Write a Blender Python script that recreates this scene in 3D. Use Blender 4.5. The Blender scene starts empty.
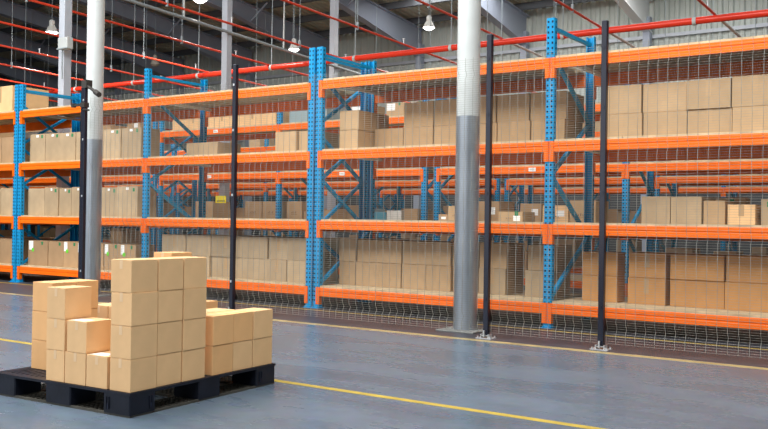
import bpy, math, random
from mathutils import Vector, Matrix
random.seed(7)
C = bpy.context.scene.collection
SC = bpy.context.scene

# ------------------------------------------------------------------ camera
F_PX, YAW, PITCH, ROLL, CAM_H = 887.52, 0.598881, 0.00699387, 0.01462244, 1.02637
cd = bpy.data.cameras.new('camera')
cd.sensor_fit = 'HORIZONTAL'; cd.sensor_width = 36.0; cd.lens = F_PX / 768.0 * 36.0
cd.clip_end = 200
cam = bpy.data.objects.new('camera', cd); C.objects.link(cam)
fw = Vector((-math.sin(YAW)*math.cos(PITCH), math.cos(YAW)*math.cos(PITCH), math.sin(PITCH)))
rt = Vector((math.cos(YAW), math.sin(YAW), 0)); up = rt.cross(fw)
cr, sr = math.cos(ROLL), math.sin(ROLL)
# roll: the place leans clockwise in the picture, so the camera turns anticlockwise
X = rt*cr + up*sr; Y = up*cr - rt*sr
M = Matrix(((X.x, Y.x, -fw.x, 0), (X.y, Y.y, -fw.y, 0), (X.z, Y.z, -fw.z, CAM_H), (0, 0, 0, 1)))
cam.matrix_world = M
SC.camera = cam

# ------------------------------------------------------------------ world, exposure
w = bpy.data.worlds.new('world'); SC.world = w; w.use_nodes = True
bg = w.node_tree.nodes['Background']
bg.inputs['Color'].default_value = (0.93, 0.96, 1.0, 1); bg.inputs['Strength'].default_value = .26
SC.view_settings.view_transform = 'Standard'; SC.view_settings.look = 'None'
SC.view_settings.gamma = 1.0; SC.view_settings.use_curve_mapping = False
SC.view_settings.exposure = -0.03
SC.cycles.use_denoising = True
SC.cycles.max_bounces = 7; SC.cycles.diffuse_bounces = 5; SC.cycles.glossy_bounces = 3
SC.cycles.sample_clamp_indirect = 4.0
SC.cycles.caustics_reflective = False; SC.cycles.caustics_refractive = False

def area(name, loc, rot, sx, sy, power, col=(1, 1, 1)):
    l = bpy.data.lights.new(name, 'AREA'); l.shape = 'RECTANGLE'; l.size = sx; l.size_y = sy
    l.energy = power; l.color = col
    o = bpy.data.objects.new(name, l); C.objects.link(o); o.location = loc; o.rotation_euler = rot
    return o
# added fill lights without fixtures, over the front aisle and over the storage hall
area('fill_behind_camera', (-9, -4.6, 3.2), (math.radians(90), 0, 0), 18, 5.5, 330, (1, 1, 1))  # added fill from behind the camera, brightens the front faces
area('fill_tilted_front', (-7.5, -.2, 8.1), (math.radians(42), 0, 0), 20, 2.6, 2000, (1, 1, .99))
area('fill_over_aisle', (-6.5, 3.6, 8.6), (0, 0, 0), 22, 2.5, 1300, (1, 1, .99))
area('fill_over_racks', (-10, 10.4, 8.8), (0, 0, 0), 36, 1.6, 90, (1, 1, .99))
area('fill_over_back', (-11, 17.4, 8.3), (0, 0, 0), 20, 1.6, 330, (1, 1, .99))
area('fill_back_wall', (-8, 22.8, 7.95), (math.radians(12), 0, 0), 14, 1.6, 620, (1, .99, .97))

# ------------------------------------------------------------------ materials
def mat(name, col, rough=0.6, metal=0.0, noise=0.0, nscale=8.0, bump=0.0, bscale=40.0, spec=0.5, rand=0.0, stretch=None, emis=None, es=0):
    m = bpy.data.materials.new(name); m.use_nodes = True
    nt = m.node_tree; b = nt.nodes['Principled BSDF']
    b.inputs['Base Color'].default_value = (*col, 1)
    b.inputs['Roughness'].default_value = rough; b.inputs['Metallic'].default_value = metal
    b.inputs['Specular IOR Level'].default_value = spec
    tc = nt.nodes.new('ShaderNodeTexCoord'); src = tc.outputs['Object']
    if stretch:
        mp = nt.nodes.new('ShaderNodeMapping'); mp.inputs['Scale'].default_value = stretch
        nt.links.new(src, mp.inputs['Vector']); src = mp.outputs['Vector']
    last = None
    if noise or rand:
        hsv = nt.nodes.new('ShaderNodeHueSaturation'); hsv.inputs['Color'].default_value = (*col, 1)
        val = None
        if noise:
            n = nt.nodes.new('ShaderNodeTexNoise'); n.inputs['Scale'].default_value = nscale; n.inputs['Detail'].default_value = 5
            nt.links.new(src, n.inputs['Vector'])
            mr = nt.nodes.new('ShaderNodeMapRange'); mr.inputs['From Min'].default_value = .3; mr.inputs['From Max'].default_value = .7
            mr.inputs['To Min'].default_value = 1-noise; mr.inputs['To Max'].default_value = 1+noise
            nt.links.new(n.outputs['Fac'], mr.inputs['Value']); val = mr.outputs['Result']
        if rand:
            oi = nt.nodes.new('ShaderNodeObjectInfo')
            m2 = nt.nodes.new('ShaderNodeMapRange'); m2.inputs['To Min'].default_value = 1-rand; m2.inputs['To Max'].default_value = 1+rand
            nt.links.new(oi.outputs['Random'], m2.inputs['Value'])
            if val is None: val = m2.outputs['Result']
            else:
                mm = nt.nodes.new('ShaderNodeMath'); mm.operation = 'MULTIPLY'
                nt.links.new(val, mm.inputs[0]); nt.links.new(m2.outputs['Result'], mm.inputs[1]); val = mm.outputs[0]
        nt.links.new(val, hsv.inputs['Value']); nt.links.new(hsv.outputs['Color'], b.inputs['Base Color'])
    if bump:
        n2 = nt.nodes.new('ShaderNodeTexNoise'); n2.inputs['Scale'].default_value = bscale; n2.inputs['Detail'].default_value = 4
        nt.links.new(src, n2.inputs['Vector'])
        bp = nt.nodes.new('ShaderNodeBump'); bp.inputs['Strength'].default_value = bump; bp.inputs['Distance'].default_value = .01
        nt.links.new(n2.outputs['Fac'], bp.inputs['Height']); nt.links.new(bp.outputs['Normal'], b.inputs['Normal'])
    if emis:
        b.inputs['Emission Color'].default_value = (*emis, 1); b.inputs['Emission Strength'].default_value = es
    return m

M_BLUE = mat('rack_blue_paint', (.006, .275, .56), .38, spec=.25, noise=.12, nscale=14)
M_HOLE = mat('slot_black', (.004, .01, .03), .9)
M_ORANGE = mat('rack_orange_paint', (.90, .158, .005), .32, noise=.07, nscale=5, bump=.05, bscale=12, spec=.28)
M_DECK = mat('deck_wood', (.56, .43, .26), .75, noise=.25, nscale=6, stretch=(1, 14, 1))
M_CARD = mat('cardboard_tan', (.435, .285, .150), .82, noise=.06, nscale=9, bump=.08, bscale=30, rand=.07)
M_CARD_O = mat('cardboard_orange_brown', (.53, .26, .085), .82, noise=.06, nscale=9, bump=.08, bscale=30, rand=.05)
M_CARD_G = mat('cardboard_grey_tan', (.41, .295, .175), .85, noise=.12, nscale=5, bump=.1, bscale=16, rand=.12)
M_CARD_D = mat('cardboard_brown', (.40, .25, .13), .85, noise=.1, nscale=5, rand=.15)
M_CARD_P = mat('cardboard_pallet', (.72, .455, .225), .78, noise=.05, nscale=10, bump=.06, bscale=30, rand=.05)
M_CARD_PO = mat('cardboard_pallet_orange', (.74, .42, .18), .78, noise=.05, nscale=10, rand=.04)
M_TAPE = mat('packing_tape', (.45, .285, .14), .35)
M_TAPE_P = mat('packing_tape_pale', (.72, .50, .29), .45)
M_LABEL = mat('label_white', (.85, .85, .82), .6)
M_GREEN = mat('sticker_dark_green', (.01, .20, .07), .5)
M_LIME = mat('sticker_lime', (.16, .62, .04), .5)
M_INK = mat('printed_ink', (.03, .025, .02), .7)
M_PRINT = mat('printed_brown', (.22, .13, .07), .8)
M_YEL = mat('sign_yellow', (.85, .68, .02), .5)
M_POST = mat('fence_post_black', (.009, .011, .022), .25, spec=.6)
M_WIRE = mat('galvanised_wire', (.27, .27, .24), .5, metal=.1)
M_STEEL = mat('galvanised_steel', (.60, .62, .64), .4, metal=.6, noise=.1, nscale=20)
M_SLEEVE = mat('column_galvanised_sleeve', (.34, .38, .43), .28, noise=.18, nscale=7, spec=.7, metal=.65, stretch=(1, 1, .35))
M_COLW = mat('column_white_paint', (.52, .55, .54), .5, noise=.05, nscale=5)
M_COLG = mat('far_column_paint', (.50, .54, .60), .5)
M_RED = mat('sprinkler_red', (.86, .045, .018), .26)
M_REDT = mat('branch_red', (.82, .065, .025), .4)
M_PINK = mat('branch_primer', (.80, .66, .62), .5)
M_ROD = mat('zinc_rod', (.30, .35, .37), .5)
M_RAFW = mat('rafter_white_paint', (.8, .82, .82), .5)
M_GIRD = mat('rafter_paint', (.30, .335, .41), .5)
M_ROOF = mat('roof_sheet', (.52, .505, .40), .6, metal=.0, noise=.08, nscale=.6)
M_PURL = mat('purlin', (.10, .11, .125), .55)
M_WALL = mat('wall_sheet', (.46, .50, .465), .55, noise=.06, nscale=.7)
M_BLACKP = mat('black_plastic', (.009, .011, .019), .42, spec=.25, noise=.3, nscale=9, bump=.15, bscale=30)
M_LAMPW = mat('lamp_housing', (.7, .7, .66), .4)
M_LAMPE = mat('lamp_glow', (1, 1, 1), .5, emis=(1, .98, .93), es=9)
M_LAMPO = mat('lamp_off', (.45, .42, .36), .5)
M_YLINE = mat('floor_yellow_paint', (.44, .32, .055), .45, noise=.25, nscale=7)
M_YLINE2 = mat('floor_yellow_worn', (.42, .33, .15), .35, noise=.3, nscale=5)
M_CONC = mat('pad_concrete', (.24, .25, .24), .8, noise=.15)
M_WRAP = mat('stretch_wrap', (.62, .60, .55), .3, noise=.1, nscale=6, bump=.2, bscale=12)
M_CRATE = mat('grey_crate_plastic', (.26, .34, .36), .5)
M_TEAL = mat('teal_plastic', (.05, .22, .30), .5)

def floor_material():
    m = bpy.data.materials.new('polished_concrete'); m.use_nodes = True
    nt = m.node_tree; b = nt.nodes['Principled BSDF']
    tc = nt.nodes.new('ShaderNodeTexCoord')
    n = nt.nodes.new('ShaderNodeTexNoise'); n.inputs['Scale'].default_value = 1.1; n.inputs['Detail'].default_value = 8; n.inputs['Roughness'].default_value = .62
    mp = nt.nodes.new('ShaderNodeMapping'); mp.inputs['Scale'].default_value = (.6, 1.6, 1)
    nt.links.new(tc.outputs['Object'], mp.inputs['Vector']); nt.links.new(mp.outputs['Vector'], n.inputs['Vector'])
    cr = nt.nodes.new('ShaderNodeValToRGB')
    cr.color_ramp.elements[0].position = .34; cr.color_ramp.elements[0].color = (.066, .106, .152, 1)
    cr.color_ramp.elements[1].position = .70; cr.color_ramp.elements[1].color = (.108, .160, .220, 1)
    nt.links.new(n.outputs['Fac'], cr.inputs['Fac'])
    n3 = nt.nodes.new('ShaderNodeTexNoise'); n3.inputs['Scale'].default_value = 14; n3.inputs['Detail'].default_value = 6
    nt.links.new(tc.outputs['Object'], n3.inputs['Vector'])
    mx = nt.nodes.new('ShaderNodeMix'); mx.data_type = 'RGBA'; mx.blend_type = 'OVERLAY'; mx.inputs['Factor'].default_value = .22
    nt.links.new(cr.outputs['Color'], mx.inputs['A']); nt.links.new(n3.outputs['Color'], mx.inputs['B'])
    hs = nt.nodes.new('ShaderNodeHueSaturation'); hs.inputs['Saturation'].default_value = .8
    nt.links.new(mx.outputs['Result'], hs.inputs['Color'])
    nt.links.new(hs.outputs['Color'], b.inputs['Base Color'])
    mr = nt.nodes.new('ShaderNodeMapRange'); mr.inputs['To Min'].default_value = .20; mr.inputs['To Max'].default_value = .34
    mr.inputs['From Min'].default_value = .3; mr.inputs['From Max'].default_value = .7
    nt.links.new(n.outputs['Fac'], mr.inputs['Value']); nt.links.new(mr.outputs['Result'], b.inputs['Roughness'])
    bp = nt.nodes.new('ShaderNodeBump'); bp.inputs['Strength'].default_value = .06; bp.inputs['Distance'].default_value = .01
    nt.links.new(n3.outputs['Fac'], bp.inputs['Height']); nt.links.new(bp.outputs['Normal'], b.inputs['Normal'])
    b.inputs['Specular IOR Level'].default_value = .38
    return m
M_FLOOR = floor_material()

# ------------------------------------------------------------------ mesh helpers
class MB:
    def __init__(s): s.v = []; s.f = []; s.m = []; s.sm = []
    def add(s, vs, fs, mi=0, smooth=False):
        k = len(s.v); s.v += [tuple(p) for p in vs]; s.f += [tuple(k+i for i in f) for f in fs]
        s.m += [mi]*len(fs); s.sm += [smooth]*len(fs)
    def box(s, x0, x1, y0, y1, z0, z1, mi=0):
        s.add([(x0,y0,z0),(x1,y0,z0),(x1,y1,z0),(x0,y1,z0),(x0,y0,z1),(x1,y0,z1),(x1,y1,z1),(x0,y1,z1)],
              [(0,3,2,1),(4,5,6,7),(0,1,5,4),(1,2,6,5),(2,3,7,6),(3,0,4,7)], mi)
    def prism(s, prof, axis, a, b, mi=0):
        # prof: 2D outline; axis 'x' -> (y,z), 'y' -> (x,z), 'z' -> (x,y)
        n = len(prof)
        def P(t, p): return (t, p[0], p[1]) if axis == 'x' else ((p[0], t, p[1]) if axis == 'y' else (p[0], p[1], t))
        vs = [P(a, p) for p in prof] + [P(b, p) for p in prof]
        fs = [(i, (i+1) % n, n+(i+1) % n, n+i) for i in range(n)] + [tuple(range(n))[::-1], tuple(range(n, 2*n))]
        s.add(vs, fs, mi)
    def tube(s, p0, p1, r, n=8, mi=0, r2=None, caps=True):
        p0 = Vector(p0); p1 = Vector(p1); d = (p1-p0).normalized(); r2 = r if r2 is None else r2
        a = d.orthogonal().normalized(); b = d.cross(a)
        vs = [p0+(a*math.cos(2*math.pi*i/n)+b*math.sin(2*math.pi*i/n))*r for i in range(n)] + \
             [p1+(a*math.cos(2*math.pi*i/n)+b*math.sin(2*math.pi*i/n))*r2 for i in range(n)]
        s.add(vs, [(i, (i+1) % n, n+(i+1) % n, n+i) for i in range(n)], mi, n > 4)
        if caps: s.add(vs, [tuple(range(n))[::-1], tuple(range(n, 2*n))], mi)
    def poly(s, pts, r, n=4, mi=0):
        rings = []
        for i, p in enumerate(pts):
            p = Vector(p); q0 = Vector(pts[max(i-1, 0)]); q1 = Vector(pts[min(i+1, len(pts)-1)]); d = (q1-q0).normalized()
            a = Vector((1, 0, 0)) if abs(d.x) < .9 else Vector((0, 0, 1)); a = (a - d*a.dot(d)).normalized(); b = d.cross(a)
            rings.append([p+(a*math.cos(2*math.pi*(k+.5)/n)+b*math.sin(2*math.pi*(k+.5)/n))*r for k in range(n)])
        vs = [q for ring in rings for q in ring]
        s.add(vs, [(i*n+k, i*n+(k+1) % n, (i+1)*n+(k+1) % n, (i+1)*n+k) for i in range(len(pts)-1) for k in range(n)], mi, True)
    def lathe(s, prof, n=20, mi=0, c=(0, 0, 0)):
        vs = [(c[0]+r*math.cos(2*math.pi*k/n), c[1]+r*math.sin(2*math.pi*k/n), c[2]+z) for r, z in prof for k in range(n)]
        s.add(vs, [(i*n+k, i*n+(k+1) % n, (i+1)*n+(k+1) % n, (i+1)*n+k) for i in range(len(prof)-1) for k in range(n)], mi, True)
    def mesh(s, name, mats):
        me = bpy.data.meshes.new(name); me.from_pydata(s.v, [], s.f)
        for m in (mats if isinstance(mats, (list, tuple)) else [mats]): me.materials.append(m)
        me.polygons.foreach_set('material_index', s.m); me.polygons.foreach_set('use_smooth', s.sm)
        me.validate(); me.update(); return me
def obj(name, me, parent=None, loc=None, rz=0, bevel=0):
    o = bpy.data.objects.new(name, me); C.objects.link(o)
    if parent: o.parent = parent
    if loc is not None: o.location = loc
    if rz: o.rotation_euler = (0, 0, rz)
    if bevel:
        b = o.modifiers.new('bevel', 'BEVEL'); b.width = bevel; b.segments = 2; b.limit_method = 'ANGLE'
    return o
def tag(o, label=None, cat=None, group=None, kind=None):
    if label: o['label'] = label
    if cat: o['category'] = cat
    if group: o['group'] = group
    if kind: o['kind'] = kind
    return o
def empty(name, loc, label, cat, group=None, rz=0):
    o = bpy.data.objects.new(name, None); C.objects.link(o); o.location = loc; o.rotation_euler = (0, 0, rz)
    o.empty_display_size = .1
    return tag(o, label, cat, group)
def struct(name, mb, m, label=None, cat=None):
    o = obj(name, mb.mesh(name, m)); o['kind'] = 'structure'
    if label: o['label'] = label
    if cat: o['category'] = cat
    return o

# ------------------------------------------------------------------ structure
XL, XR, YN, YW = -46.0, 9.0, -5.0, 26.0
def roof_z(y): return 7.80 + (YW-y)*0.095
mb = MB(); mb.box(XL, XR+6, YN-6, YW, -.2, 0)
struct('floor', mb, M_FLOOR, 'polished blue grey concrete floor of the warehouse', 'floor')
# corrugated roof sheet
mb = MB(); pitch = .25; n = int((XR-XL)/pitch)
vs = []; fs = []
for i in range(n):
    x = XL+i*pitch
    for dx, dz in ((0, 0), (.07, .0), (.10, .05), (.20, .05)):
        vs.append((x+dx, YN, roof_z(YN)+dz)); vs.append((x+dx, YW, roof_z(YW)+dz))
for i in range(len(vs)//2-1): fs.append((2*i, 2*i+1, 2*i+3, 2*i+2))
mb.add(vs, fs); struct('ceiling', mb, M_ROOF, 'dark corrugated roof sheets sloping down to the far wall', 'roof')
# far wall, corrugated
mb = MB(); vs = []; fs = []; n = int((XR-XL)/.30)
for i in range(n):
    x = XL+i*.30
    for dx, dy in ((0, 0), (.10, 0), (.14, .05), (.26, .05)):
        vs.append((x+dx, YW+dy, 0)); vs.append((x+dx, YW+dy, 7.85))
for i in range(len(vs)//2-1): fs.append((2*i, 2*i+2, 2*i+3, 2*i+1))
mb.add(vs, fs); struct('wall_back', mb, M_WALL, 'pale corrugated metal wall at the back of the hall', 'wall')
mb = MB(); mb.box(XL-.1, XL, YN, YW, 0, 11); struct('wall_left', mb, M_WALL, 'metal wall at the far left end of the hall', 'wall')
mb = MB(); mb.box(XL, XR, YW-.12, YW-.101, 0, 3.3); struct('trim_50', mb, mat('wall_darkness_band', (.05, .052, .055), .7, noise=.2, nscale=2), 'added dark band in front of the lower back wall', 'wall')  # added band, its dark colour stands for the darkness between the rear racks
# wall girts, columns, rafters, purlins
mb = MB()
for z in (2.6, 4.1, 5.35, 6.5): mb.box(XL, XR, YW-.10, YW-.002, z, z+.10)
struct('trim_1', mb, M_COLG, 'light horizontal wall rails', 'trim')
WX = [-8.33+3.93*k for k in range(-9, 5)]
mb = MB()
for x in WX: mb.box(x-.10, x+.10, YW-.36, YW-.12, 0, 7.1)
struct('trim_2', mb, M_GIRD, 'steel columns standing along the back wall', 'trim')
def rafter(name, x, m, i):
    mb = MB()
    pts = []
    for y, d in ((YN, .48), (20.5, .48), (YW-.15, .95)):
        pts.append((y, roof_z(y)-.22, roof_z(y)-.22-d))
    for (y0, t0, b0), (y1, t1, b1) in zip(pts[:-1], pts[1:]):
        mb.add([(x-.008, y0, b0), (x+.008, y0, b0), (x-.008, y1, b1), (x+.008, y1, b1), (x-.008, y0, t0), (x+.008, y0, t0), (x-.008, y1, t1), (x+.008, y1, t1)],
               [(0, 1, 5, 4), (2, 6, 7, 3), (0, 4, 6, 2), (1, 3, 7, 5), (0, 2, 3, 1), (4, 5, 7, 6)])
        for (za, zb) in ((b0, b1), (t0, t1)):
            mb.add([(x-.13, y0, za-.012), (x+.13, y0, za-.012), (x-.13, y1, zb-.012), (x+.13, y1, zb-.012), (x-.13, y0, za+.012), (x+.13, y0, za+.012), (x-.13, y1, zb+.012), (x+.13, y1, zb+.012)],
                   [(0, 1, 5, 4), (2, 6, 7, 3), (0, 4, 6, 2), (1, 3, 7, 5), (0, 2, 3, 1), (4, 5, 7, 6)])
    # fly braces down from the purlins
    for y in (3.5, 8, 12.5, 17, 21.5):
        mb.tube((x, y, roof_z(y)-.75), (x+.75, y, roof_z(y)-.2), .03, 5)
    o = struct(name, mb, m, 'sloping steel roof rafter', 'rafter')
for i, x in enumerate(WX):
    rafter('trim_%d' % (i+3), x, M_GIRD if i != 9 else M_RAFW, i)
mb = MB(); y = YN+.5
while y < YW-.2:
    z = roof_z(y); mb.box(XL, XR, y-.03, y+.03, z-.20, z-.005); mb.box(XL, XR, y-.03, y+.09, z-.215, z-.20); y += 1.65
struct('trim_30', mb, M_PURL, 'dark roof purlins under the sheets', 'trim')
mb = MB(); mb.box(XR, XR+.1, -3, YW, 0, 11); struct('wall_right_blocker', mb, M_WALL, 'unseen metal wall added on the right to block side light', 'wall')  # unseen wall, added to keep light from coming in at the right
# floor lines
def line(name, y, wd, m, x0=-30, x1=6, lab=''):
    mb = MB(); mb.box(x0, x1, y-wd/2, y+wd/2, -.001, .0015); struct(name, mb, m, lab, 'floor marking')
line('trim_40', 4.285, .055, M_YLINE, x0=-14, lab='yellow floor line crossing the open aisle by the pallet')
line('trim_41', 6.84, .09, M_YLINE2, lab='worn yellow floor line in front of the mesh fence')
line('trim_42', 7.90, .06, M_YLINE, x0=-20, lab='yellow floor line at the feet of the front rack')
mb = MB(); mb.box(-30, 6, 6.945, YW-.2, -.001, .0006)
struct('trim_44', mb, mat('floor_darker_sheet', (.058, .060, .072), .42, noise=.25, nscale=3, spec=.4), 'darker floor sheet behind the fence line', 'floor')  # thin sheet, darker than the floor in front of the fence
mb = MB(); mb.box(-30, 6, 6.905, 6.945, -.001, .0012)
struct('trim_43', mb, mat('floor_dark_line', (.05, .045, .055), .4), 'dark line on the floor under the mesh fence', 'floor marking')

# ------------------------------------------------------------------ racks
DEPTH = 1.11
UP_H = 3.04
def upright_mesh(h, wd=.088, dp=.065):
    mb = MB(); a = wd/2
    mb.prism([(-a+.008, 0), (a-.008, 0), (a, .008), (a, dp), (a-.012, dp), (a-.012, .012), (-a+.012, .012), (-a+.012, dp), (-a, dp), (-a, .008)], 'z', 0.006, h)
    z = .09
    while z < h-.03:
        for cx in (-.022, .022):
            mb.box(cx-.0085, cx+.0085, -.0012, .001, z-.011, z+.011, 1)
        for sx in (-1, 1):
            mb.box(sx*a-.0012, sx*a+.0012, .026, .042, z-.010, z+.010, 1)
        z += .052
    return mb.mesh('upright', [M_BLUE, M_HOLE])
ME_UP = upright_mesh(UP_H)
mb = MB(); mb.box(-.052, .052, -.035, .10, 0, .006)
for sx in (-.03, .03): mb.tube((sx, -.018, .006), (sx, -.018, .022), .008, 6)
ME_FOOT = mb.mesh('foot_plate', M_BLUE)
BH = .098
def beam_mesh(L):
    mb = MB()
    mb.prism([(0, -BH), (0, -.060), (.006, -.055), (.006, -.045), (0, -.040), (0, -.006), (.004, 0), (.028, 0), (.028, -.004), (.046, -.004), (.046, -BH)][::-1], 'x', 0, L)
    return mb.mesh('beam', M_ORANGE)
def conn_mesh():
    mb = MB(); mb.box(-.021, .021, -.007, 0, -.195, .004); mb.box(.021, .027, -.007, .05, -.195, .004)
    for z in (-.03, -.085, -.14, -.175): mb.box(-.008, .008, -.012, -.007, z-.008, z+.008)
    mb.box(-.018, -.013, -.011, -.007, -.19, 0)
    return mb.mesh('beam_connector', M_ORANGE)
ME_CONN = conn_mesh(); BEAMS = {}
def brace_mesh(y0, z0, y1, z1, wd=.018, th=.036):
    mb = MB(); a = Vector((0, y0, z0)); b = Vector((0, y1, z1)); d = (b-a).normalized(); u = Vector((0, -d.z, d.y))
    vs = []
    for p in (a, b):
        for sx, su in ((-1, -1), (1, -1), (1, 1), (-1, 1)): vs.append(p + Vector((sx*wd, 0, 0)) + u*(su*th/2))
    mb.add(vs, [(0, 1, 2, 3)[::-1], (4, 5, 6, 7), (0, 1, 5, 4), (1, 2, 6, 5), (2, 3, 7, 6), (3, 0, 4, 7)])
    return mb.mesh('brace', M_BLUE)
ZN = [2.70, 2.10, 1.50, .88, .28]
ME_DIAG = [[brace_mesh(.06 if (k+s) % 2 == 0 else DEPTH-.06, ZN[k], DEPTH-.06 if (k+s) % 2 == 0 else .06, ZN[k+1]) for k in range(4)] for s in (0, 1)]
ME_HB = brace_mesh(.065, 0, DEPTH-.065, 0, .018, .034)
def rack(label, y, xs, levels, styles=None, group=None, top=UP_H, decks=None, decknames=None):
    root = empty('storage_rack', (xs[0], y, 0), label, 'rack', group)
    for i, x in enumerate(xs):
        for s, yy in ((1, 0), (-1, DEPTH)):
            u = obj('upright', ME_UP, root, (x-xs[0], yy, 0)); u.scale = (1, s, top/UP_H)
            obj('foot_plate', ME_FOOT, u)
        st = (styles[i] if styles else i % 2)
        for k in range(4): obj('diagonal_brace', ME_DIAG[st][k], root, (x-xs[0], 0, 0))
        for z in (2.95 if top > 2.9 else top-.1, .16): obj('horizontal_brace', ME_HB, root, (x-xs[0], 0, z))
    for i in range(len(xs)-1):
        L = xs[i+1]-xs[i]-.092
        key = round(L, 3)
        if key not in BEAMS: BEAMS[key] = beam_mesh(L)
        for z in levels:
            for s, yy in ((1, -.002), (-1, DEPTH+.002)):
                b = obj('beam', BEAMS[key], root, (xs[i]-xs[0]+.046, yy, z)); b.scale = (1, s, 1 if s > 0 or y > 9 else 1.4)
                c1 = obj('beam_connector', ME_CONN, b, (-.023, 0, 0))
                c2 = obj('beam_connector', ME_CONN, b, (L+.023, 0, 0)); c2.scale = (-1, 1, 1)
    return root
DT = .022
M_BAR = mat('support_bar_zinc', (.90, .87, .78), .5)
mb = MB(); mb.box(-.025, .025, .05, DEPTH-.05, -.035, -.001); mb.box(-.032, .032, .047, .06, -.06, -.001); ME_BAR = mb.mesh('support_bar', M_BAR)
def deck(root, x0, x1, y, z):
    mb = MB(); L = x1-x0; n = 4; g = .005
    for k in range(n):
        a = k*L/n; mb.box(a+g/2, a+L/n-g/2, 0, DEPTH-.02, 0, DT)
    for yy in (.35, .75): mb.box(0, L, yy, yy+.09, -.022, 0)
    o = obj('wooden_deck', mb.mesh('wooden_deck', M_DECK), root, (x0-root.location.x, .01, z+.0005)); o['label'] = 'pale wooden deck'
    return o

LR = [.240, 1.014, 1.824, 2.643]; LL = [.245, 1.008, 1.821, 2.623]
Y1 = 8.085
SHELF = ['bottom', 'second', 'third', 'top']
R_RIGHT = [-6.459, -3.573, -.731]; R_MID = [-12.305, -9.450, -6.577]; R_LEFT = [-18.05, -15.24, -12.423]
FR = [rack('blue and orange rack of the two right bays behind the mesh fence', Y1, R_RIGHT, LR, [0, 0, 1]),
      rack('blue and orange rack of the two bays left of the blue double post', Y1, R_MID, LL, [0, 0, 1]),
      rack('blue and orange rack cut off by the left photo edge', Y1, R_LEFT, LL, [0, 1, 1])]
for root, xs, lv in ((FR[0], R_RIGHT, LR), (FR[1], R_MID, LL), (FR[2], R_LEFT, LL)):
    for i in range(2):
        for k, z in enumerate(lv):
            deck(root, xs[i]+.05, xs[i+1]-.05, Y1, z)
            if k >= 2: obj('support_bar', ME_BAR, root, (xs[i]-xs[0]+.16, 0, z-.022))
Y2, Y3, Y4 = 11.5, 14.95, 19.3
ROWS = [(Y2, 'second rack row', [[-22.1, -19.1, -16.1, -13.2], [-13.02, -10.06, -7.13], [-6.90, -3.99, -1.10, 1.80]]),
        (Y3, 'third rack row', [[-28.1, -25.2, -22.3, -19.4, -16.5], [-16.3, -13.45, -10.55, -7.65], [-7.45, -4.65, -1.75, 1.1]]),
        (Y4, 'fourth rack row', [[-34.0, -31.1, -28.2, -25.3, -22.4], [-22.2, -19.3, -16.4, -13.5], [-13.3, -10.4, -7.5, -4.6, -1.7, 1.2]])]
SEG = ['left part', 'middle part', 'right part']
LB = [.24, 1.014, 1.824, 2.643]
for y, rn, segs in ROWS:
    for s, xs in enumerate(segs):
        rr = rack('blue and orange rack, %s of the %s, seen through the front rack' % (SEG[s], rn), y, xs, LB, [j % 2 for j in range(len(xs))], 'racks standing behind the front rack', top=2.95)
        for i in range(len(xs)-1):
            for k, z in enumerate(LB):
                deck(rr, xs[i]+.05, xs[i+1]-.05, y, z)

# ------------------------------------------------------------------ cartons
def flaps_box(sx, sy, sz, m, amt=1):
    mb = MB(); t = .004
    mb.box(-sx/2, sx/2, -sy/2, sy/2, 0, sz-t)
    if sx <= sy:
        mb.box(-sx/2, -.0015, -sy/2, sy/2, sz-t, sz); mb.box(.0015, sx/2, -sy/2, sy/2, sz-t, sz)
    else:
        mb.box(-sx/2, sx/2, -sy/2, -.0015, sz-t, sz); mb.box(-sx/2, sx/2, .0015, sy/2, sz-t, sz)
    return mb.mesh('carton', m)
def carton(x0, x1, y0, depth, z0, z1, label, group, m=None, tape=False, lab=None, green=None, lime=False, ink=False, rz=0, name='cardboard_box', gap=.004, cat='box'):
    sx, sy, sz = x1-x0-gap, depth, z1-z0-.001
    o = obj(name, flaps_box(sx, sy, sz, m or M_CARD), None, ((x0+x1)/2, y0+depth/2, z0+.0005), rz, bevel=.003)
    tag(o, label, cat, group)
    f = -sy/2
    if tape:
        mb = MB(); mb.box(-.024, .024, f-.0012, f+.0005, sz*(.0 if tape == 2 else .42), sz-.003); mb.box(-.024, .024, f-.0012, sy/2, sz, sz+.001)
        obj('tape', mb.mesh('tape', M_TAPE), o)
    if lab is not None:   # white label: (u, v, w, h) fractions of the front
        u, v, ww, hh = lab
        mb = MB(); mb.box(-sx/2+u*sx, -sx/2+(u+ww)*sx, f-.0014, f, v*sz, (v+hh)*sz)
        tag(obj('paper_label', mb.mesh('paper_label', M_LABEL), o), 'white paper label')
    if green is not None:
        u, v = green; mb = MB(); r = .020
        cx, cz = -sx/2+u*sx, v*sz
        mb.box(cx-r, cx+r, f-.002, f, cz-r*1.2, cz+r*1.2)
        tag(obj('sticker', mb.mesh('sticker', M_GREEN), o), 'dark green sticker')
    if lime:
        cx = -sx/2+(lab[0]+lab[2])*sx-.005; cz = lab[1]*sz
        mb = MB(); n = 14
        mb.prism([(cx+.030*math.cos(2*math.pi*k/n), cz+.030*math.sin(2*math.pi*k/n)) for k in range(n)], 'y', f-.0028, f)
        tag(obj('sticker', mb.mesh('sticker', M_LIME), o), 'round lime green sticker')
    if ink:
        mb = MB()
        for q in range(4):
            a = -sx*.18+q*sx*.09; mb.box(a, a+sx*.045, f-.0012, f, sz*.30, sz*(.38+.05*(q % 2)))
        mb.box(-sx*.2, sx*.2, f-.0012, f, sz*.24, sz*.26)
        obj('printing', mb.mesh('printing', M_PRINT), o)
    return o
ORD = ['leftmost', 'second from left', 'third from left', 'fourth from left', 'fifth from left', 'sixth from left', 'seventh from left', 'eighth from left', 'ninth from left', 'tenth from left']
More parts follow.
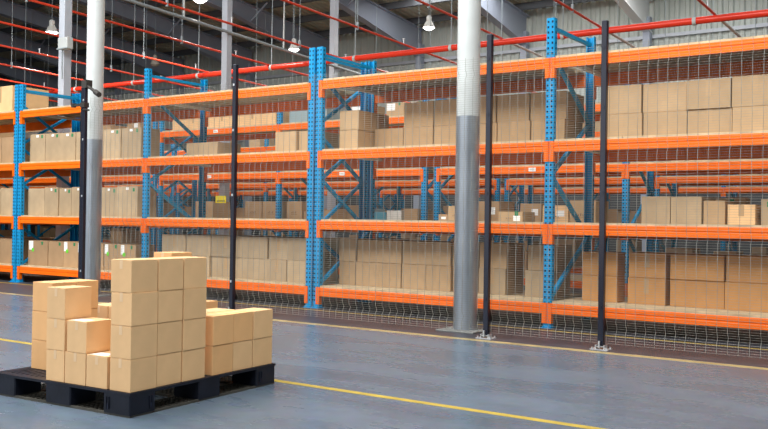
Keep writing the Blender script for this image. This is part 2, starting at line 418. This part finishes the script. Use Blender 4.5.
def tier_row(edges, y, depth, z0, z1, where, tier, m=None, tape=0, skip=(), base=0, **kw):
    k = 0
    for i in range(len(edges)-1):
        if i in skip: continue
        jz = random.uniform(-.006, .004); jy = random.uniform(-.02, .02)
        carton(edges[i], edges[i+1], y+jy, depth, z0, z1+(jz if tier != 'lower' else 0), ('tan carton, %s, %s tier, %s' % (ORD[k+base], tier, where)),
               'cartons on the ' + where, m=m, tape=(tape and (i % tape == 0)), gap=random.uniform(.006, .016), **kw); k += 1
def E(a, b, n): return [a+(b-a)*i/n for i in range(n+1)]
zR = [z+DT+.001 for z in LR]; zL = [z+DT+.001 for z in LL]
# right bay, third shelf
tier_row([-3.12, -2.70, -2.29, -1.895, -1.50, -1.105, -.80], 8.25, .75, zR[2], 2.078, 'third shelf, right bay', 'lower', m=M_CARD, tape=2)
tier_row([-3.11, -2.71, -2.30, -1.905, -1.51, -1.115, -.80], 8.25, .75, 2.079, 2.350, 'third shelf, right bay', 'upper', m=M_CARD, tape=1)
# middle right bay, third shelf
K = 8.60/8.25
def kz(z): return CAM_H+(z-CAM_H)*K
tier_row([x*K for x in (-5.778, -5.385, -5.0, -4.61, -4.225, -3.845, -3.475)], 8.60, .49, zR[2], kz(2.062), 'third shelf, middle right bay', 'lower', tape=2)
tier_row([x*K for x in (-5.385, -5.0, -4.61, -4.235, -3.865, -3.47)], 8.60, .49, kz(2.062)+.001, kz(2.342), 'third shelf, middle right bay', 'upper', tape=2)
carton(-6.30, -6.03, 8.28, .62, zR[2], 2.075, 'lower tan carton behind the blue double post, third shelf', 'cartons beside the double post', tape=1)
carton(-6.30, -6.02, 8.28, .62, 2.076, 2.30, 'upper tan carton behind the blue double post, third shelf', 'cartons beside the double post')
# middle left bay
tier_row([-7.256, -6.91, -6.66], 8.25, .5, zL[2], 2.095, 'third shelf, middle left bay', 'single')
carton(-9.22, -8.62, 8.62, .45, zL[2], 2.06, 'dull beige carton set back on third shelf of the middle left bay', 'set back carton', m=M_CARD_G, ink=False)
# bottom shelves
tier_row([-6.365, -6.12, -5.79, -5.475, -5.15, -4.83, -4.54], 8.40, .46, zR[0], .543, 'bottom shelf, middle right bay', 'lower', tape=2)
tier_row([-6.365, -6.12, -5.79, -5.475, -5.15, -4.83, -4.54], 8.40, .46, .544, .805, 'bottom shelf, middle right bay', 'upper', tape=2)
carton(-4.50, -4.18, 8.40, .44, zR[0], .540, 'lower tan carton with printed side between white column and black post, bottom shelf', 'cartons by the white column', tape=1, m=M_CARD_G)
carton(-4.49, -4.17, 8.40, .44, .541, .808, 'upper tan carton between white column and black post, bottom shelf', 'cartons by the white column')
carton(-3.96, -3.64, 8.40, .44, zR[0], .540, 'lower tan carton just left of the single blue post, bottom shelf', 'cartons by the single post', m=M_CARD_G)
carton(-3.93, -3.63, 8.40, .44, .541, .800, 'upper tan carton just left of the single blue post, bottom shelf', 'cartons by the single post')
tier_row([-9.25, -8.79, -8.34, -7.83, -7.36, -7.04, -6.70], 8.25, .6, zL[0], .530, 'bottom shelf, middle left bay', 'lower', tape=2, m=M_CARD_G)
tier_row([-9.25, -8.79, -8.34, -7.83, -7.36, -7.04, -6.70], 8.25, .6, .531, .805, 'bottom shelf, middle left bay', 'upper', tape=2, m=M_CARD_G)
for z0, z1, t in ((zR[0], .518, 'lower'), (.519, .752, 'upper')):
    tier_row([-3.34, -2.975], 8.40, .22, z0, z1, 'bottom shelf, right bay, pair by the black post', t, m=M_CARD_O, tape=1)
    tier_row([-2.875, -2.51], 8.40, .40, z0, z1, 'bottom shelf, right bay, middle pair', t, m=M_CARD_O, tape=1)
    tier_row([-2.475, -1.98, -1.50, -1.02], 8.40, .46, z0, z1, 'bottom shelf, right bay, long run', t, m=M_CARD_O)
# second shelf, right rack
tier_row([-2.77, -2.49, -2.20], 8.45, .5, zR[1], 1.298, 'second shelf, right bay', 'single', m=M_CARD_G)
tier_row([-2.19, -1.99], 8.42, .35, zR[1], 1.255, 'second shelf, right bay, beside grey pair', 'pale', m=M_CARD)
tier_row([-1.97, -1.72], 8.38, .35, zR[1], 1.215, 'second shelf, right bay, in front', 'pale', m=M_CARD_P, tape=1)
tier_row([-1.69, -1.45, -1.15], 8.45, .35, zR[1], 1.27, 'second shelf, right bay, at photo edge', 'single', m=M_CARD_G, green=(.3, .8))
tier_row([-2.60, -2.25, -1.93], 8.97, .2, zR[1], 1.30, 'second shelf, right bay, back row', 'rear', m=M_CARD_D, green=(.6, .85))
carton(-4.25, -3.97, 8.35, .3, zR[1], 1.140, 'low carton with white label and green sticker, second shelf near black post', 'small items', lab=(.62, .05, .28, .55), green=(.75, .8), ink=True)
carton(-4.89, -4.70, 8.40, .3, zR[1], 1.20, 'small upright carton left of the white column, second shelf', 'small items', m=M_CARD, ink=True)
carton(-5.02, -4.90, 8.42, .2, zR[1], 1.11, 'tiny brown carton with pale label beside the upright carton, second shelf', 'small items', m=M_CARD_D, lab=(.3, .2, .5, .4))
# left bay: tall cartons with stickers
def sticker_row(edges, y, depth, z0, z1, where, m, style, skipn=0):
    for k in range(len(edges)-1):
        kw = {}
        if style == 3: kw = dict(green=(.80, .90), lab=(.42, .88, .16, .08))
        if style == 2: kw = dict(green=(.82, .88), lab=(.45, .88, .12, .08)) if k in (1, 2, 3, 5, 6) else {}
        if style == 1: kw = dict(lab=(.04, .62, .22, .36), lime=True, green=(.72, .90)) if k in (0, 2, 3, 5, 6) else dict(green=(.75, .9))
        carton(edges[k], edges[k+1], y+random.uniform(-.02, .01), depth, z0, z1+random.uniform(-.01, .005), 'tall tan carton, %s on the %s' % (ORD[k], where),
               'tall cartons on the ' + where, m=m, gap=.006, **kw)
E3 = [-12.245, -11.86, -11.50, -11.12, -10.80, -10.47, -10.11, -9.70]
sticker_row([x-.0 for x in E3], 8.22, .34, zL[2], 2.272, 'third shelf, left bay', M_CARD_G, 3)
sticker_row([-12.245, -11.83, -11.50, -11.21, -10.90, -10.55, -10.16, -9.72], 8.22, .34, zL[1], 1.452, 'second shelf, left bay', M_CARD_G, 2)
sticker_row([-12.245, -11.75, -11.38, -11.02, -10.74, -10.44, -10.08, -9.75], 8.22, .34, zL[0], .648, 'bottom shelf, left bay', M_CARD_D, 1)
for k, (z0, z1, mm) in enumerate(((zL[2], 2.262, M_CARD_D), (zL[1], 1.457, M_CARD_G), (zL[0], .655, M_CARD_D))):
    sn = ['third', 'second', 'bottom'][k]
    for q, (a, b) in enumerate(((-13.75, -13.38), (-13.37, -13.0), (-12.99, -12.62))):
        carton(a, b, 8.22, .8, z0, z1, '%s carton on the %s shelf left of the leftmost double post' % (['third', 'second', 'nearest'][q], sn), 'cartons at the left photo edge', m=mm)
carton(-13.5, -12.70, 8.75, .3, 2.263, 2.40, 'white wrapped pack lying on cartons at the left photo edge', 'wrapped bundles', m=M_WRAP, name='wrapped_bundle', cat='bundle')
# big cartons on top of the rack
carton(-13.50, -12.85, 8.30, .66, zL[3], 3.095, 'large pale carton standing on the rack top at the left photo edge', 'large cartons on the rack top', tape=1, m=M_CARD_P)
# goods on racks behind
BN = [['bay nearest the left wall', 'bay left of the left bay', 'bay behind the left bay'], ['bay behind the middle left bay', 'bay behind the double post'], ['bay behind the white column', 'bay behind the single post', 'bay behind the right bay']]
def fill(y, xs, k, kind, seg, rnd, stuff=None):
    z = LB[k]+DT+.001; hmax = {0: .50, 1: .32, 2: .50, 3: .34}[k]
    mats = [M_CARD, M_CARD_D, M_CARD_G, M_CARD_D, M_CARD_P]
    for i in range(len(xs)-1):
        x = xs[i]+.12; end = xs[i+1]-.12; q = 0
        while x < end-.25:
            wdt = min(rnd.uniform(.28, .50), end-x)
            if rnd.random() < kind:
                h = hmax*rnd.uniform(.55, 1)
                if stuff is not None: stuff.box(x, x+wdt, y+.15, y+.65, z, z+h, rnd.randrange(3))
                else:
                    mi = rnd.randrange(5); lb = rnd.random() < .35; tp = rnd.random() < .3
                    carton(x, x+wdt, y+.15, .5, z, z+h, '%s carton, %s, %s shelf, second rack row, %s' % (['tan', 'brown', 'grey', 'brown', 'pale'][mi], ORD[q].replace(' from left', ''), SHELF[k], BN[seg][i]),
                       'cartons stored on the second rack row', m=mats[mi], lab=((.55, .35, .3, .35) if lb else None), tape=(1 if tp else False), ink=rnd.random() < .25)
                q += 1
            x += wdt+.015
rnd = random.Random(3)
stuff = MB()
for ri, (y, rn, segs) in enumerate(ROWS):
    for s, xs in enumerate(segs):
        for k in range(4):
            if ri == 0:
                p = {0: .35, 1: .65, 2: .25, 3: 0}[k]
                if s == 0 and k >= 2: p = .7
                if s == 1 and k == 1: continue
                if p: fill(y, xs, k, p, s, rnd)
            else: fill(y, xs, k, {0: .3, 1: .85, 2: .35, 3: .4}[k], s, rnd, stuff)
so = obj('stored_cartons', stuff.mesh('stored_cartons', [M_CARD_D, M_CARD_G, M_CARD]))
tag(so, 'brown and tan cartons stored on the third and fourth rack rows far behind', 'boxes', None, 'stuff')
z4 = LB[3]+DT+.001; z2 = LB[1]+DT+.001
for k, (a, b) in enumerate(zip(E(-12.85, -10.25, 7)[:-1], E(-12.85, -10.25, 7)[1:])):
    carton(a, b, 11.65, .5, z4, 2.98, 'pale carton, %s along the top shelf behind the middle left bay' % ORD[k], 'pale cartons on second rack row top', m=M_CARD_P, tape=(k % 2))
for k, (a, b) in enumerate(((-9.95, -9.55), (-9.53, -9.13))):
    o = carton(a, b, 11.65, .45, z4, 2.90, 'grey blue plastic crate, %s, on the top shelf behind the double post' % ['left one', 'right one'][k], 'grey crates', m=M_CRATE, name='plastic_crate', cat='crate')
for k, (a, b) in enumerate(((-7.90, -7.55), (-7.45, -7.20), (-8.6, -8.2))):
    carton(a, b, 11.60, .4, z4, 2.885, 'carton with white label, %s, top shelf behind middle right bay' % ['second', 'rightmost', 'leftmost'][k], 'labelled cartons on second rack row top', m=M_CARD, lab=(.02, .45, .45, .5), green=(.7, .9))
for k, (a, b) in enumerate(((-10.95, -10.55), (-10.53, -10.14), (-9.98, -9.64), (-12.2, -11.75))):
    carton(a, b, 11.65, .45, z2, 1.335, 'tan carton, %s on second shelf of second rack row, behind middle left bay' % ORD[[1, 2, 3, 0][k]], 'cartons on the second rack row', m=M_CARD_D if k < 3 else M_CARD, ink=True)
for k, (a, b) in enumerate(((-9.60, -9.35), (-9.3, -9.0), (-8.45, -8.2), (-8.17, -7.92), (-7.9, -7.62), (-7.58, -7.32))):
    carton(a, b, 11.65, .4, z2, 1.16+.03*(k % 3), 'small %s, %s on second shelf of second rack row' % (['carton', 'carton', 'grey bin', 'teal bin', 'pale bin', 'carton'][k], ['by the double post', 'right of the double post', 'near the middle', 'beside the grey bin', 'beside the teal bin', 'left of the blue posts'][k]),
           'small goods on the second rack row', m=[M_CARD_D, M_CARD_D, M_CRATE, M_TEAL, M_WRAP, M_CARD_D][k], name=['cardboard_box', 'cardboard_box', 'storage_bin', 'storage_bin', 'storage_bin', 'cardboard_box'][k], cat=['box', 'box', 'bin', 'bin', 'bin', 'box'][k])
mb = MB(); mb.box(-.13, .13, 0, .004, 0, .13); mb.box(-.10, .10, -.002, 0, .03, .045, 1)
tag(obj('notice_board', mb.mesh('notice_board', [M_YEL, M_INK]), None, (-11.38, 11.48, 1.30)), 'small yellow notice hanging on the second rack row', 'sign')
def price_tag(x, y, z, label):
    mb = MB(); mb.box(-.055, .055, -.003, 0, -.075, -.020)
    mb.box(-.035, .035, -.0038, -.003, -.055, -.05, 1); mb.box(-.035, .02, -.0038, -.003, -.04, -.036, 1)
    tag(obj('shelf_tag', mb.mesh('shelf_tag', [M_LABEL, M_PRINT]), None, (x, y-.003, z)), label, 'tag', 'white tags on the beams of second rack row')
price_tag(-11.70, Y2, LB[2], 'white tag on third shelf beam of second rack row, behind middle left bay')
price_tag(-8.68, Y2, LB[2], 'white tag on third shelf beam of second rack row, behind double post frame')
price_tag(-5.33, Y2, LB[2], 'white tag on third shelf beam of second rack row, left of single blue post')
price_tag(-11.55, Y2, LB[3], 'white tag on top shelf beam of second rack row, behind middle left bay')

# ------------------------------------------------------------------ mesh fence
FY = 7.035
PX = [-9.30, -6.745, -3.665, -2.612, .45]
fence = empty('mesh_fence', (PX[0], FY, 0), 'galvanised wire mesh fence with black posts along the rack front', 'fence')
def post_mesh():
    mb = MB(); a = .0235
    mb.box(-a, a, -a, a, .03, 2.69); return mb.mesh('post', M_POST)
MP = post_mesh()
for i, x in enumerate(PX):
    p = obj('post', MP, fence, (x-PX[0], -.035, 0), bevel=.004)
    mb = MB(); mb.box(-.075, .075, -.06, .06, 0, .008); mb.box(-.040, -.032, -.035, .035, .008, .04); mb.box(.032, .040, -.035, .035, .008, .04); mb.box(-.038, .038, -.035, .035, .025, .03)
    for sx, sy in ((-.06, -.045), (.06, -.045), (.06, .045), (-.06, .045)): mb.tube((sx, sy, .008), (sx, sy, .022), .008, 6)
    mb.tube((0, -.05, .02), (0, -.05, .075), .009, 6)
    obj('base_plate', mb.mesh('base_plate', M_STEEL), p)
    for z in (.35, 1.28, 1.98, 2.47):
        mb = MB(); mb.box(-.009, .009, -.029, -.0235, z-.012, z+.012)
        obj('mesh_clip', mb.mesh('mesh_clip', M_STEEL if i < 2 else M_POST), p)
FOLDS = [.17, .93, 1.65, 2.36]; MTOP = 2.51; FA = .030
def fold_y(z):
    for c in FOLDS:
        d = abs(z-c)
        if d < .045: return FA*(1-d/.045)
    return 0
zs = [.045]
for c in FOLDS: zs += [c-.045, c, c+.045]
zs.append(MTOP); zs = sorted(zs)
for i in range(len(PX)-1):
    x0, x1 = PX[i]+.03, PX[i+1]-.03
    if i == 0: x0 += .03
    n = round((x1-x0)/.0785); mb = MB()
    for k in range(n+1):
        x = (x1-x0)*k/n
        mb.poly([(x, fold_y(z), z) for z in zs], .0018, 4)
    z = .05
    while z <= MTOP:
        mb.poly([(0, fold_y(z)-.003, z), (x1-x0, fold_y(z)-.003, z)], .0012, 4); z += .0200
    obj('mesh_panel', mb.mesh('mesh_panel', M_WIRE), fence, (x0-PX[0], .0, 0))
# hinge hardware at the left end post
mb = MB()
mb.tube((0, -.02, 2.66), (.33, -.10, 2.52), .020, 8); mb.tube((.26, -.085, 2.55), (.36, -.108, 2.505), .034, 8)
mb.box(-.05, .05, -.06, .03, 2.62, 2.72)
obj('hinge_arm', mb.mesh('hinge_arm', mat('hinge_dark_metal', (.06, .055, .05), .45, metal=.5)), fence)
mb = MB(); mb.box(-.20, 0, -.06, -.03, 2.40, 2.43); mb.box(-.24, -.19, -.065, -.025, 2.39, 2.44); mb.box(-.05, .03, -.07, .0, 2.38, 2.44); mb.tube((0, -.06, 2.35), (.16, -.10, 2.33), .012, 6)
obj('gate_bolt', mb.mesh('gate_bolt', mat('bolt_dark_metal', (.05, .045, .04), .45, metal=.5)), fence)
mb = MB(); mb.box(-.062, -.026, -.05, -.01, .05, 2.66)
obj('gate_stile', mb.mesh('gate_stile', M_POST), fence)

# ------------------------------------------------------------------ columns
def round_column(x, y, label, r=.112, zs=2.02, pad=False):
    root = empty('steel_column', (x, y, 0), label, 'column', 'round columns in the front aisle')
    mb = MB(); mb.tube((0, 0, zs), (0, 0, roof_z(y)-.25), r-.003, 40, caps=True); obj('shaft', mb.mesh('shaft', M_COLW), root)
    mb = MB(); mb.tube((0, 0, .015), (0, 0, zs), r, 40); obj('lower_sleeve', mb.mesh('lower_sleeve', M_SLEEVE), root)
    mb = MB(); mb.box(-.21, .19, -.19, .19, 0, .015); obj('base_plate', mb.mesh('base_plate', M_CONC), root, bevel=.004)
round_column(-4.085, 7.37, 'round column with white top and grey lower sleeve beside a black fence post')
round_column(-9.60, 7.37, 'round white and grey column behind the pallet stack, left of centre')
def square_column(x, y, label, a=.078):
    root = empty('square_column', (x, y, 0), label, 'column', 'square columns among the racks')
    mb = MB(); mb.box(-a, a, -a, a, .02, roof_z(y)-.25); obj('shaft', mb.mesh('shaft', M_COLG), root, bevel=.01)
    mb = MB(); mb.box(-a-.06, a+.06, -a-.06, a+.06, 0, .02); obj('base_plate', mb.mesh('base_plate', M_COLG), root)
    return root
square_column(-13.3, 9.58, 'pale square column behind the leftmost rack bay, with a white box on it')
square_column(-13.3, 13.52, 'pale square column rising behind the middle left bay')
square_column(-13.3, 17.2, 'pale square column rising behind the blue double post')
mb = MB(); mb.box(-.13, .13, -.06, .06, 0, .20); jb = obj('junction_box', mb.mesh('junction_box', M_COLW), None, (-13.10, 9.44, 3.88), bevel=.01)
tag(jb, 'white electrical box fixed to the leftmost square column', 'electrical box')
mb = MB(); mb.box(-.15, .15, -.07, -.061, .0, .02); mb.tube((-.08, 0, 0), (-.08, 0, -.5), .012, 6); obj('conduit', mb.mesh('conduit', M_ROD), jb)
# steel tie tube between the square columns
mb = MB(); mb.tube((-13.18, 4.0, 5.33), (-13.18, 19.5, 4.66), .032, 10)
tie = obj('tie_tube', mb.mesh('tie_tube', M_ROD)); tag(tie, 'grey steel tube sloping between the square columns under the roof', 'pipe')
for y in (12.2, 15.2):
    mb = MB(); mb.tube((-13.18, y, 5.33-(y-4)*.043), (-13.18, y, roof_z(y)-.2), .018, 6); obj('hanger_rod', mb.mesh('hanger_rod', M_COLW), tie)

# ------------------------------------------------------------------ sprinkler pipes
MY = 15.5
spr = empty('sprinkler_pipework', (0, MY, 0), 'red sprinkler pipework hung under the roof, one thick main with thin branches', 'sprinkler pipes')
mb = MB(); mb.tube((XL, 0, 4.60), (XR, 0, 4.50), .062, 14); mp = obj('main_pipe', mb.mesh('main_pipe', M_RED), spr)
mb = MB(); mb.tube((0, 0, 0), (0, 0, roof_z(MY)-.2-4.575), .011, 6); ME_MR = mb.mesh('hanger_rod', M_ROD)
mb = MB(); mb.tube((-.03, 0, 0), (.03, 0, 0), .073, 14); ME_CL = mb.mesh('pipe_clamp', M_COLW)
for k in range(16):
    x = -33+2.4*k; z = 4.571-(x+33)*.0018
    obj('hanger_rod', ME_MR, mp, (x, 0, z)); obj('pipe_clamp', ME_CL, mp, (x, 0, z))
def pz(y): return 4.61 + (MY-y)*.029
mb = MB(); mb.tube((0, 1.5-MY, pz(1.5)), (0, .2, pz(MY+.2)), .023, 8); ME_BR = mb.mesh('branch_pipe', M_REDT)
ME_FAR = []
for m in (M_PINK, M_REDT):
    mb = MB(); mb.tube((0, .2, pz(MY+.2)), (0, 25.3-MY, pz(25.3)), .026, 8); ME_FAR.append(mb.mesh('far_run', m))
mb = MB(); mb.tube((0, 0, 0), (0, 0, .09), .014, 5); mb.tube((0, 0, .088), (0, 0, .10), .030, 8); ME_HEAD = mb.mesh('sprinkler_head', M_STEEL)
ME_RODS = {}
for k in range(21):
    x = 4.12-2.0*k
    b = obj('branch_pipe', ME_BR, spr, (x, 0, 0))
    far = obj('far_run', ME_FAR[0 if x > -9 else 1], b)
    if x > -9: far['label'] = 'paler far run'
    for y in (5.6, 9.2, 12.8, 18.0, 22.0):
        yo = y+(k % 3)*.7
        if yo not in ME_RODS:
            mb = MB(); mb.tube((0, 0, 0), (0, 0, roof_z(yo)-.2-pz(yo)), .007, 5); mb.tube((0, 0, -.05), (0, 0, .10), .026, 6); ME_RODS[yo] = mb.mesh('hanger_rod', M_ROD)
        obj('hanger_rod', ME_RODS[yo], b, (0, yo-MY, pz(yo)))
        ys = yo+1.6; obj('sprinkler_head', ME_HEAD, b, (0, ys-MY, pz(ys)+.02))

# ------------------------------------------------------------------ high bay lamps
def lamp(x, y, z, label, on=True):
    r = empty('high_bay_lamp', (x, y, z), label, 'lamp', 'high bay lamps under the roof'); r.scale = (.8, .8, .8)
    mb = MB(); mb.lathe([(.20, 0), (.19, .03), (.13, .17), (.085, .22)], 24); obj('reflector', mb.mesh('reflector', M_LAMPW if on else M_LAMPO), r)
    mb = MB(); mb.lathe([(.085, .22), (.085, .36), (.06, .40), (0.001, .40)], 20); obj('ballast_housing', mb.mesh('ballast_housing', M_LAMPW if on else M_LAMPO), r)
    mb = MB(); mb.lathe([(.001, -.085), (.10, -.07), (.16, -.025), (.185, .012)], 24); obj('lens', mb.mesh('lens', M_LAMPE if on else M_LAMPO), r)
    mb = MB(); mb.tube((0, 0, .40), (0, 0, (roof_z(y)-z-.03)/.8), .008, 5); obj('suspension_cable', mb.mesh('suspension_cable', M_ROD), r)
    if on:
        l = bpy.data.lights.new('lamp_light', 'AREA'); l.shape = 'DISK'; l.size = .3; l.energy = 120; l.color = (1, .97, .92)
        o = bpy.data.objects.new('lamp_light', l); C.objects.link(o); o.parent = r; o.location = (0, 0, -.12)
lamp(-20.0, 14.0, 5.75, 'lit high bay lamp hanging at upper left beside a square column')
lamp(-14.62, 14.0, 5.90, 'lit high bay lamp cut by the top photo edge')
lamp(-16.94, 20.0, 6.02, 'lit high bay lamp left of the double post above the red main pipe')
lamp(-12.30, 20.0, 6.15, 'lit high bay lamp left of the white column')
lamp(-22.95, 20.0, 6.10, 'unlit dull high bay lamp above the left bay upright', on=False)

# ------------------------------------------------------------------ pallet
CX, CY, ANG = -3.6193, 3.0253, math.radians(3.296)
PT = .126
pal = empty('plastic_pallet', (CX, CY, 0), 'black plastic pallet on the floor carrying stacked cartons', 'pallet', rz=ANG)
A0, B1 = -1.09, 1.185
mb = MB()
# top deck: slatted grid with rim
zt0, zt1 = PT-.018, PT
mb.box(A0, 0.012, -.012, .04, zt0+.004, zt1); mb.box(A0, .012, B1-.05, B1, zt0+.004, zt1)
mb.box(A0, A0+.05, .04, B1-.05, zt0+.004, zt1); mb.box(-.04, .012, .04, B1-.05, zt0+.004, zt1)
n = 24
for k in range(n):
    a = A0+.05+(.0-.04-A0-.05)*(k+.5)/n; mb.box(a-.012, a+.012, .04, B1-.05, zt0, zt1)
for k in range(13):
    b = .04+(B1-.09)*(k+.5)/13; mb.box(A0+.05, -.04, b-.014, b+.014, zt0-.002, zt1-.002)
obj('top_deck', mb.mesh('top_deck', M_BLACKP), pal)
AS = [(A0, -.90), (-.64, -.44), (-.185, .010)]; BS = [(-.010, .17), (.50, .675), (1.0, B1-.002)]
def foot(a0, a1, b0, b1):
    mb = MB(); i = .006; z0, z1 = .012, zt0+.0035
    mb.prism([(a0+i, b0), (a1-i, b0), (a1, b0+i), (a1, b1-i), (a1-i, b1), (a0+i, b1), (a0, b1-i), (a0, b0+i)], 'z', z0, z1)
    return mb
for a0, a1 in AS:
    for b0, b1 in BS:
        f = obj('pallet_foot', foot(a0, a1, b0, b1).mesh('pallet_foot', M_BLACKP), pal)
        if a0 != AS[1][0] and b0 == BS[0][0]:
            mb = MB(); ca = a0+.035; mb.box(ca-.011, ca+.011, b0-.003, b0+.001, .03, .058, 1); mb.box(ca-.011, ca-.006, b0-.006, b0, .03, .095); mb.box(ca+.006, ca+.011, b0-.006, b0, .03, .095)
            obj('latch_slot', mb.mesh('latch_slot', [M_BLACKP, M_HOLE]), f)
        if a0 == AS[2][0] and b0 != BS[1][0]:
            mb = MB(); cb = b1-.035 if b0 == BS[0][0] else b0+.04
            mb.box(a1-.001, a1+.003, cb-.011, cb+.011, .03, .058, 1); mb.box(a1, a1+.006, cb-.011, cb-.006, .03, .095); mb.box(a1, a1+.006, cb+.006, cb+.011, .03, .095)
            obj('latch_slot', mb.mesh('latch_slot', [M_BLACKP, M_HOLE]), f)
mb = MB()
for b0, b1 in BS:
    for bb in (b0+.004, b1-.018): mb.box(A0+.004, .006, bb, bb+.014, 0, .013)
for a0, a1 in AS:
    for aa in (a0+.004, a1-.018): mb.box(aa, aa+.014, 0, B1-.004, 0, .013)
def lattice(x0, x1, y0, y1):
    nx = max(1, round((x1-x0)/.034)); ny = max(1, round((y1-y0)/.034))
    for k in range(nx+1): x = x0+(x1-x0)*k/nx; mb.box(x-.0035, x+.0035, y0, y1, .001, .010)
    for k in range(ny+1): y = y0+(y1-y0)*k/ny; mb.box(x0, x1, y-.0035, y+.0035, .001, .009)
for b0, b1 in BS: lattice(A0+.02, -.01, b0+.02, b1-.02)
for a0, a1 in AS: lattice(a0+.02, a1-.02, .02, B1-.02)
obj('bottom_frame', mb.mesh('bottom_frame', mat('lit_black_plastic', (.060, .056, .045), .6, noise=.3, nscale=12)), pal)  # black plastic lightened to olive for the light caught in the lattice

def pbox(a0, a1, b0, b1, k, label, m=None, tape='x', jit=.006, lab=False, h=.170, tapeside=False):
    ja = random.uniform(-.003, .001); a0 += ja; a1 += ja
    ca, cb = (a0+a1)/2, (b0+b1)/2
    x = CX+ca*math.cos(ANG)-cb*math.sin(ANG); y = CY+ca*math.sin(ANG)+cb*math.cos(ANG)
    z = PT+.0008+k*h
    sx, sy, sz = a1-a0, b1-b0, h-.0012
    o = obj('cardboard_box', flaps_box(sx, sy, sz, m or M_CARD_P), None, (x, y, z), ANG+random.uniform(-jit, jit)*1.4, bevel=.0025)
    tag(o, label, 'box', 'cartons stacked on the black pallet')
    mb = MB(); f = -sy/2
    if sx <= sy: mb.box(-.011, .011, f-.0006, sy/2+.0006, sz, sz+.0005); mb.box(-.011, .011, f-.0009, f, sz*.72, sz+.0005)
    else: mb.box(-sx/2, sx/2, -.011, .011, sz, sz+.0005)
    obj('tape', mb.mesh('tape', M_TAPE_P), o)
    if lab:
        mb = MB(); mb.box(-sx*.42, sx*.30, -sy*.44, -sy*.02, sz+.0006, sz+.0012); tag(obj('paper_label', mb.mesh('paper_label', M_LABEL), o), 'white paper label')
    return o
TN = ['bottom', 'second', 'third', 'top']
cols = [('near corner column', -.150, .0, .0, .183), ('middle column of tall stack', -.150, .0, .190, .372), ('right column of tall stack', -.150, .0, .379, .557)]
for nm, a0, a1, b0, b1 in cols:
    for k in range(4):
        d = random.uniform(-.004, .003)
        pbox(a0+d, a1+d, b0, b1, k, '%s carton of the %s on the pallet' % (TN[k], nm), m=M_CARD_P)
for k in range(4): pbox(-.715, -.560, .850, 1.032, k, '%s carton of the column behind the tall stack on the pallet' % TN[k], m=M_CARD_PO if k == 3 else M_CARD_P)
for nm, a0, a1, b0, b1 in (('left', -.15, .0, .618, .795), ('middle', -.152, -.002, .802, .975), ('right', -.15, .0, .981, 1.165)):
    for k in range(2):
        dd = .0 if k == 0 else 0
        pbox(a0, a1, b0+dd*2, b1+dd*2, k, '%s carton, %s column of the low stack at the right of the pallet' % (['lower', 'upper'][k], nm), m=M_CARD_PO if (nm == 'left' or (nm == 'middle' and k)) else M_CARD_P)
for nm, b0, b1 in (('left', .64, .815), ('right', .83, 1.0)):
    for k in range(2): pbox(-.322, -.168, b0, b1, k, '%s carton behind the low right stack, %s one' % (['lower', 'upper'][k], nm), m=M_CARD_P)
for k in range(2): pbox(-.63, -.46, 1.03, 1.175, k, h=.182, label= '%s carton at the back edge of the pallet, seen over the low stack' % ['lower', 'upper'][k], m=M_CARD_PO)
# front left group
for k in range(3): pbox(-.650+(.0 if k else 0), -.503, 0, .180, k, '%s carton of the three high column at the front left of the pallet' % ['bottom', 'middle', 'top'][k], m=M_CARD_P)
pbox(-.496, -.334, .0, .18, 0, 'bottom carton under the white labelled one, front of the pallet', m=M_CARD_P)
pbox(-.482, -.330, .0, .178, 1, 'carton with white label on its top, second tier at the pallet front', m=M_CARD_P, lab=True)
pbox(-.327, -.168, .0, .18, 0, 'single bottom carton with white label left of the near corner column', m=M_CARD_P, lab=True)
for j, (b0, b1) in enumerate(((.200, .368), (.374, .540))):
    for k in range(3): pbox(-1.035, -.862, b0, b1, k, '%s orange brown carton, %s column at the back left of the pallet' % (['bottom', 'middle', 'top'][k], ['near', 'far'][j]), m=M_CARD_PO, jit=.004)
for j, (a0, a1) in enumerate(((-1.075, -.915), (-.905, -.745))):
    for k in range(2): pbox(a0, a1, .66, .835, k, '%s carton, %s column standing deep on the pallet behind the front left group' % (['lower', 'upper'][k], ['left', 'right'][j]), m=M_CARD_P)
